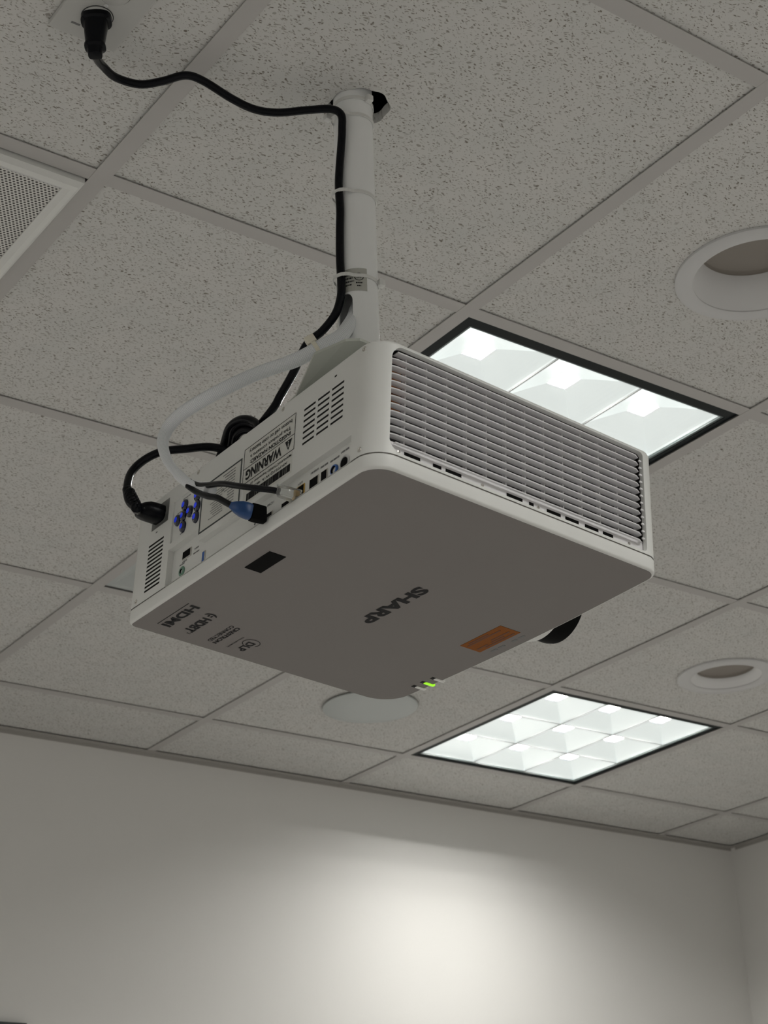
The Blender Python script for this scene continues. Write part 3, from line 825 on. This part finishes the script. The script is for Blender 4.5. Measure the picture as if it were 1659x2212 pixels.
for (x0, y0, y1) in ((.3600, .218, .270), (.3560, .232, .255), (.3520, .218, .250), (.3420, .222, .282), (.3385, .240, .275), (.3560, .262, .281)):
    box_bm(bm, x0 - .0010, x0 + .0010, y0, y1, -.0007, -.0005)
bm_obj('sticker_print', bm, m_orange_d, PJ)
bm = bmesh.new()
for (x0, y0, y1) in ((.3735, .216, .226), (.3735, .230, .238), (.3735, .252, .262), (.3735, .266, .276)): box_bm(bm, x0 - .0016, x0 + .0016, y0, y1, -.0004, -.0001)
bm_obj('status_captions', bm, m_ink2, PJ)
for k, (x0, y0) in enumerate(((.3700, .4205), (.3705, .4033), (.3725, .3855))):
    bm = bmesh.new(); box_bm(bm, x0, x0 + .0155, y0 - .0026, y0 + .0026, -.0012, .0030, .0007)
    bm_obj('status_light', bm, m_ledg if k == 1 else m_ledw, PJ)
    box('light_slot', x0 - .005, x0 + .0005, y0 - .0030, y0 + .0030, -.0004, -.0001, m_ink, PJ)

# --- lens
LC = (0, .2160, .0520)
lathe('lens_bezel', [(.0520, D - .004), (.0515, D + .010), (.0495, D + .015), (.0475, D + .015), (.0470, D - .004)], m_case, PJ, 64, axis='X', center=LC)
lathe('lens_barrel', [(.0465, D - .004), (.0455, D + .040), (.0440, D + .046), (.0390, D + .046), (.0300, D + .030)], m_blackm, PJ, 64, axis='X', center=LC)
lathe('lens_glass', [(.0385, D + .034), (.026, D + .040), (.012, D + .0430), (.0005, D + .0435)], m_black, PJ, 48, axis='X', center=LC)

# --- vent grille: cavity, ribs and thirteen louvre slats
vg = empty('vent_grille', (0, 0, 0), PJ)
bm = bmesh.new(); yb = .034
box_bm(bm, VX0 + .004, VX1 + .004, yb, yb + .002, VZ0 - .002, VZ1 + .002)
box_bm(bm, VX0 + .002, VX0 + .004, .010, yb, VZ0 - .002, VZ1 + .002); box_bm(bm, VX1 + .002, VX1 + .004, .006, yb, VZ0 - .002, VZ1 + .002)
box_bm(bm, VX0 + .002, VX1 + .004, .006, yb, VZ0 - .003, VZ0 - .0015); box_bm(bm, VX0 + .002, VX1 + .004, .006, yb, VZ1 + .0015, VZ1 + .003)
bm_obj('cavity', bm, m_dark, vg)
# inner frame strip with the dark slots seen under the lowest slat
box('inner_frame', VX0 + .004, VX1, .0068, .0080, VZ0 - .001, VZ0 + .0150, m_case_in, vg)
for (a, b) in ((.0415, .0610), (.0770, .0875), (.0930, .1130), (.1720, .1930), (.2020, .2080), (.2260, .2450), (.2515, .2700), (.2790, .2980), (.3045, .3190)):
    box('inner_slot', a, b, .0064, .0069, VZ0 + .0035, VZ0 + .0085, m_blackm, vg)
for x in (.0345, .1400, .2140, .3420): lathe('inner_screw', [(.0018, .0069), (.0018, .0060), (.0003, .0058)], m_metal, vg, 10, axis='Y', center=(x, 0, VZ0 + .006))
for k in range(5):
    z = .124 - k * .0105
    box('filter_strip', .0240, .0420, .0165, .0180, z - .0045, z + .0045, m_copper, vg)
RIBX = [.0415 + k * .02610 for k in range(12)]
rib0 = None
for x in RIBX:
    if rib0 is None:
        bm = bmesh.new(); box_bm(bm, -.0008, .0008, .0075, .0125, VZ0, VZ1, 0); rib0 = bm_obj('rib', bm, m_case_in, vg); o = rib0
    else: o = link(bpy.data.objects.new('rib', rib0.data)); o.parent = vg
    o.location.x = x
def slat_mesh(x0, x1, dpt=.0092):
    V, F = [], []
    xs_ = [x0 + (RA - x0) * k / 8 for k in range(8)] + [RA, .06, .12, .2, .28, x1 - .006, x1]
    for x in xs_:
        y = ysurf(x) + .0008
        if x < .045: y += .0035 * ((.045 - x) / .026) ** 2 * .6
        if x > x1 - .003: y += .003
        t = .0007
        V += [(x, y, -t), (x, y - .0003, 0), (x, y, t), (x, y + dpt, t + .0004), (x, y + dpt, -t + .0008)]
    n = 5
    for i in range(len(xs_) - 1):
        for k in range(n): q = (k + 1) % n; F.append((i * n + k, (i + 1) * n + k, (i + 1) * n + q, i * n + q))
    F.append(tuple(range(n))); F.append(tuple((len(xs_) - 1) * n + k for k in range(n))[::-1])
    me = bpy.data.meshes.new('slat'); me.from_pydata(V, [], F); me.update(); me.materials.append(m_case_in)
    bm = bmesh.new(); bm.from_mesh(me); bmesh.ops.recalc_face_normals(bm, faces=bm.faces); bm.to_mesh(me); bm.free()
    return me
sm = slat_mesh(VX0 - .0002, VX1 - .004)
sm_end = slat_mesh(VX0 + .0075, VX1 - .004)
sm_low = slat_mesh(VX0 + .0075, VX1 - .004, .0035)
for k in range(13):
    z = .0325 + k * .00875
    o = link(bpy.data.objects.new('slat', sm_low if k == 0 else sm_end if k == 12 else sm)); o.parent = vg; o.location.z = z
for k in range(12):
    z = .0370 + k * .00875
    box('comb_tooth', VX1 - .004, VX1 - .0005, .002, .0035, z - .0010, z + .0010, m_case_in, vg)

# ------------------------------------------------------------------ cables
def W3(l): return (PJ.matrix_world @ Vector(l))
PX, PY = POLE
# power cord: ceiling plug, cord down the pipe, coil on the projector, plug at the inlet
pc = empty('power_cable', (0.466, 0.336, 0)); tag(pc, 'black power cord from the ceiling outlet down the pipe to the projector', 'power cord')
O_ = Vector(pc.location)
def rel(pts, o=O_): return [Vector(p) - o for p in pts]
A = [(.470, .345, -.050), (.482, .364, -.040), (.496, .379, -.032), (.520, .393, -.028), (.550, .391, -.026), (.571, .374, -.024), (.590, .352, -.022), (.612, .347, -.024), (.653, .350, -.030), (.685, .350, -.032), (.712, .340, -.032), (.740, .318, -.031), (.762, .300, -.032), (.773, .2935, -.040),
     (.7745, .2945, -.060), (.7745, .297, -.080), (.7735, .3015, -.115), (.7730, .3035, -.14), (.7735, .303, -.173), (.773, .3045, -.205), (.7725, .3055, -.243), (.7725, .3045, -.275), (.7715, .3050, -.295), (.7690, .313, -.315), (.7640, .333, -.329), (.757, .356, -.338), (.757, .384, -.360), (.755, .411, -.380), (.752, .430, -.395)]
coil = []
for k in range(34):
    a = 2 * math.pi * k / 11.0 + 0.2; q = k / 33
    coil.append((.745 - .012 * q + .004 * math.sin(3 * a), .478 + (.040 - .010 * math.sin(q * 7)) * math.cos(a), -.430 + (.034 - .006 * math.cos(q * 5)) * math.sin(a)))
Bp = [(.735, .500, -.418), (.722, .507, -.414), (.710, .511, -.415), (.690, .520, -.419), (.670, .540, -.419), (.655, .558, -.427), (.640, .560, -.447), (.630, .549, -.475), (.630, .541, -.494)]
tube('cord', rel(A + coil + Bp), .0050, m_black, pc, n=12, seg=7)
tube('cord_sheath_end', rel([(.630, .549, -.475), (.630, .541, -.494), (.6335, .530, -.506)]), .0060, m_black, pc, n=12)
for k in range(6):
    t = k / 5; c_ = Vector((.6302, .5445, -.482)).lerp(Vector((.6335, .533, -.5035)), t)
    tube('strain_ring', rel([c_, c_ + Vector((.0006, -.0018, -.0016))]), .0072, m_black, pc, n=12, seg=2)
# inlet plug body in projector space
def plug_body():
    secs = [((-.0005, .4330, .1215), .0135, .0105), ((-.010, .4330, .1215), .0135, .0105), ((-.018, .4340, .1215), .0130, .0102), ((-.024, .4345, .1205), .0112, .0090), ((-.029, .4330, .1185), .0080, .0075), ((-.032, .4300, .1165), .0064, .0062)]
    V, F = [], []; n = 20
    for (c, a, b) in secs:
        for k in range(n):
            t = 2 * math.pi * k / n; ct, st = math.cos(t), math.sin(t)
            e = .6; x_ = math.copysign(abs(ct) ** e, ct) * a; y_ = math.copysign(abs(st) ** e, st) * b
            V.append(W3((c[0], c[1] + x_, c[2] + y_)) - O_)
    for i in range(len(secs) - 1):
        for k in range(n): q = (k + 1) % n; F.append((i * n + k, i * n + q, (i + 1) * n + q, (i + 1) * n + k))
    F.append(tuple(range(n))); F.append(tuple((len(secs) - 1) * n + k for k in range(n)))
    o = mesh_obj('inlet_plug', V, F, m_black, pc)
    bm = bmesh.new(); bm.from_mesh(o.data); bmesh.ops.recalc_face_normals(bm, faces=bm.faces); bm.to_mesh(o.data); bm.free(); sharp(o, 50)
plug_body()
p_ = W3((-.031, .4310, .1170))
tube('cord_elbow', [p_ - O_, (p_ + Vector((.6335, .530, -.506))) / 2 - O_, Vector((.6335, .530, -.506)) - O_], .0062, m_black, pc, n=12)
# ceiling plug
secs = [((.4655, .3365, -.0072), .0175, .0150), ((.4655, .3370, -.013), .0175, .0150), ((.4655, .3375, -.0145), .0140, .0125), ((.466, .339, -.030), .0122, .0112), ((.467, .341, -.041), .0108, .0100), ((.4675, .3415, -.043), .0122, .0110), ((.468, .3420, -.045), .0122, .0110), ((.468, .3425, -.0465), .0090, .0080), ((.4695, .3445, -.054), .0080, .0070), ((.4697, .345, -.0545), .0050, .0050)]
V, F = [], []; n = 24
ex, ey = Vector((.8126, -.5815, 0)), Vector((.5815, .8126, 0))
for (c, a, b) in secs:
    for k in range(n):
        t = 2 * math.pi * k / n; ct, st = math.cos(t), math.sin(t)
        V.append(Vector(c) + ex * (math.copysign(abs(ct) ** .7, ct) * a) + ey * (math.copysign(abs(st) ** .7, st) * b) - O_)
for i in range(len(secs) - 1):
    for k in range(n): q = (k + 1) % n; F.append((i * n + k, i * n + q, (i + 1) * n + q, (i + 1) * n + k))
F.append(tuple(range(n))); F.append(tuple((len(secs) - 1) * n + k for k in range(n)))
o = mesh_obj('wall_plug', V, F, m_black, pc); bm = bmesh.new(); bm.from_mesh(o.data); bmesh.ops.recalc_face_normals(bm, faces=bm.faces); bm.to_mesh(o.data); bm.free(); sharp(o, 40)

# white braided sleeve
SL = [(.800, .317, -.290), (.794, .311, -.302), (.783, .302, -.325), (.763, .295, -.356), (.742, .304, -.372), (.720, .323, -.387), (.690, .353, -.398), (.660, .373, -.416), (.640, .400, -.428), (.630, .430, -.435), (.625, .447, -.446), (.620, .446, -.466), (.620, .434, -.492), (.625, .419, -.514), (.630, .402, -.532), (.636, .388, -.541)]
def srad(f_): 
    if f_ < .14: return .0048 + f_ / .14 * .0034
    if f_ < .62: return .0082
    return .0082 - (f_ - .62) / .38 * .0030
sl = tube('cable_sleeve', SL, srad, m_braid, None, n=24, seg=10, uvscale=260, flat=lambda f_: .80 if .35 < f_ < .9 else 1.0)
tag(sl, 'white braided cable sleeve curving from the pipe slot to the ports', 'cable sleeve')
fr_ = tube('frayed_end', [(.630, .402, -.532), (.635, .392, -.5395), (.637, .380, -.5460), (.637, .370, -.5520)], lambda f_: .0058 + .0042 * f_, m_braid, sl, n=20, seg=5, uvscale=260, flat=lambda f_: .75)
hd = tube('cable', [(.628, .402, -.5345), (.631, .388, -.5470), (.631, .364, -.5625), (.632, .346, -.572), (.634, .330, -.584), (.636, .318, -.593)], .0036, m_black, None, n=12)
hc = empty('hdmi_cable', (.632, .346, -.572)); tag(hc, 'black video cable with blue-booted plug in the port panel', 'video cable')
def reparent(o, p): o.parent = p; o.matrix_parent_inverse = Matrix.Translation(-Vector(p.location))
reparent(hd, hc)
def loft(name, secs, mat, parent, n=20, e=.5):
    """secs: (centre, half width along 'side', half height along 'up')"""
    V, F = [], []
    for i, (c, a, b) in enumerate(secs):
        p, q = Vector(secs[max(i - 1, 0)][0]), Vector(secs[min(i + 1, len(secs) - 1)][0]); t = (q - p).normalized()
        up = Vector((0, 0, 1)); s = t.cross(up).normalized(); u = s.cross(t)
        for k in range(n):
            an = 2 * math.pi * k / n; ct, st = math.cos(an), math.sin(an)
            V.append(Vector(c) + s * (math.copysign(abs(ct) ** e, ct) * a) + u * (math.copysign(abs(st) ** e, st) * b))
    for i in range(len(secs) - 1):
        for k in range(n): q = (k + 1) % n; F.append((i * n + k, i * n + q, (i + 1) * n + q, (i + 1) * n + k))
    F.append(tuple(range(n))); F.append(tuple((len(secs) - 1) * n + k for k in range(n)))
    o = mesh_obj(name, V, F, mat); bm = bmesh.new(); bm.from_mesh(o.data); bmesh.ops.recalc_face_normals(bm, faces=bm.faces); bm.to_mesh(o.data); bm.free(); sharp(o, 50)
    reparent(o, parent); return o
loft('boot', [((.6345, .3200, -.5915), .0038, .0038), ((.636, .3165, -.5940), .0052, .0058), ((.641, .3125, -.5965), .0062, .0080), ((.6475, .3100, -.5985), .0066, .0086), ((.651, .3090, -.5992), .0058, .0080)], m_blue, hc)
loft('plug', [((.6505, .3092, -.5990), .0056, .0092), ((.6570, .3085, -.5995), .0056, .0094), ((.6665, .3080, -.5995), .0052, .0090)], m_blackm, hc, e=.3)
ec = empty('network_cable', (.632, .336, -.561)); tag(ec, 'black network cable with a clear plug in the port panel', 'network cable')
t_ = tube('cable', [(.630, .404, -.5275), (.633, .390, -.5375), (.633, .370, -.5465), (.632, .336, -.5595), (.634, .310, -.5725), (.638, .289, -.5825), (.648, .266, -.5925), (.653, .258, -.5965)], .0034, m_black, None, n=12); reparent(t_, ec)
loft('plug', [((.652, .260, -.5960), .0040, .0042), ((.656, .2565, -.5970), .0058, .0058), ((.668, .2560, -.5975), .0058, .0062), ((.676, .2560, -.5975), .0058, .0062)], m_clear, ec, e=.3)
loft('contacts', [((.669, .2560, -.5965), .0030, .0035), ((.674, .2560, -.5965), .0030, .0035)], m_gold, ec, e=.3)
lb = tube('latch', [(.674, .2580, -.5900), (.664, .2600, -.5885), (.654, .2630, -.5870)], .0012, m_clear, None, n=8); reparent(lb, ec)

# zip ties
def pipe_tie(z, label, cordside=True, head=None, mat=m_tiew):
    t = empty('zip_tie', (PX, PY, z)); tag(t, label, 'zip tie', 'zip ties on the pipe')
    f_ = z / -.46; c = Vector((LEAN.x * f_, LEAN.y * f_, 0)); k_ = Vector((-.0305, -.0065, 0)) 
    V, F = [], []; n = 48; ca = math.atan2(k_.y, k_.x)
    for dz in (-.0022, .0022):
        for rr in (0, .0011):
            for k in range(n):
                a = 2 * math.pi * k / n; r = PR + .0004 + rr
                dlt = abs((a - ca + math.pi) % (2 * math.pi) - math.pi)
                r += .0092 * max(0, 1 - (dlt / .62) ** 2) if cordside else 0
                V.append(c + Vector((r * math.cos(a), r * math.sin(a), dz)))
    for k in range(n):
        q = (k + 1) % n
        F += [(k, q, n + q, n + k), (2 * n + k, 3 * n + k, 3 * n + q, 2 * n + q), (n + k, n + q, 3 * n + q, 3 * n + k), (k, 2 * n + k, 2 * n + q, q)]
    o = mesh_obj('strap', V, F, mat, t, smooth=False)
    if head:
        bm = bmesh.new(); a = math.radians(head); p = c + Vector(((PR + (.012 if cordside and head > 170 and head < 215 else .004)) * math.cos(a), (PR + (.012 if cordside and 170 < head < 215 else .004)) * math.sin(a), 0))
        box_bm(bm, p.x - .0042, p.x + .0042, p.y - .0042, p.y + .0042, -.0045, .0045, .0014, 2); sharp(bm_obj('head', bm, mat, t), 40)
    return t
pipe_tie(-.034, 'white zip tie around the pipe top, just below the ceiling hole', True, 176)
pipe_tie(-.149, 'thin white zip tie around the middle of the pipe, holding the cord', True)
pipe_tie(-.2685, 'white zip tie above the pipe slot, crossing the silver sticker', True, 312)
# cream tie on the sleeve
zt = empty('zip_tie', (.737, .308, -.375)); tag(zt, 'cream zip tie with square head around the braided sleeve', 'zip tie')
ax_ = (Vector((.720, .323, -.387)) - Vector((.745, .302, -.370))).normalized(); s_ = ax_.cross(Vector((0, 0, 1))).normalized(); u_ = s_.cross(ax_)
V, F = [], []; n = 28
for dx in (-.0024, .0024):
    for r in (.0084, .0096):
        for k in range(n): a = 2 * math.pi * k / n; V.append(ax_ * dx + s_ * (r * math.cos(a)) + u_ * (r * math.sin(a)))
for k in range(n):
    q = (k + 1) % n
    F += [(k, q, n + q, n + k), (2 * n + k, 3 * n + k, 3 * n + q, 2 * n + q), (n + k, n + q, 3 * n + q, 3 * n + k), (k, 2 * n + k, 2 * n + q, q)]
mesh_obj('strap', V, F, m_tie, zt)
hp = u_ * .0125 - s_ * 0.0005
bm = bmesh.new(); box_bm(bm, -.0058, .0058, -.0050, .0050, -.0052, .0052, .0012, 2)
rot = Matrix((ax_, s_, u_)).transposed(); 
for v in bm.verts: v.co = rot @ v.co + hp
sharp(bm_obj('head', bm, m_tie, zt), 40)
# second tie at the very top of the pipe: its head shows above the hole edge
h2 = pipe_tie(-.008, 'white zip tie at the rim of the ceiling hole, its head on the right', False, 280)
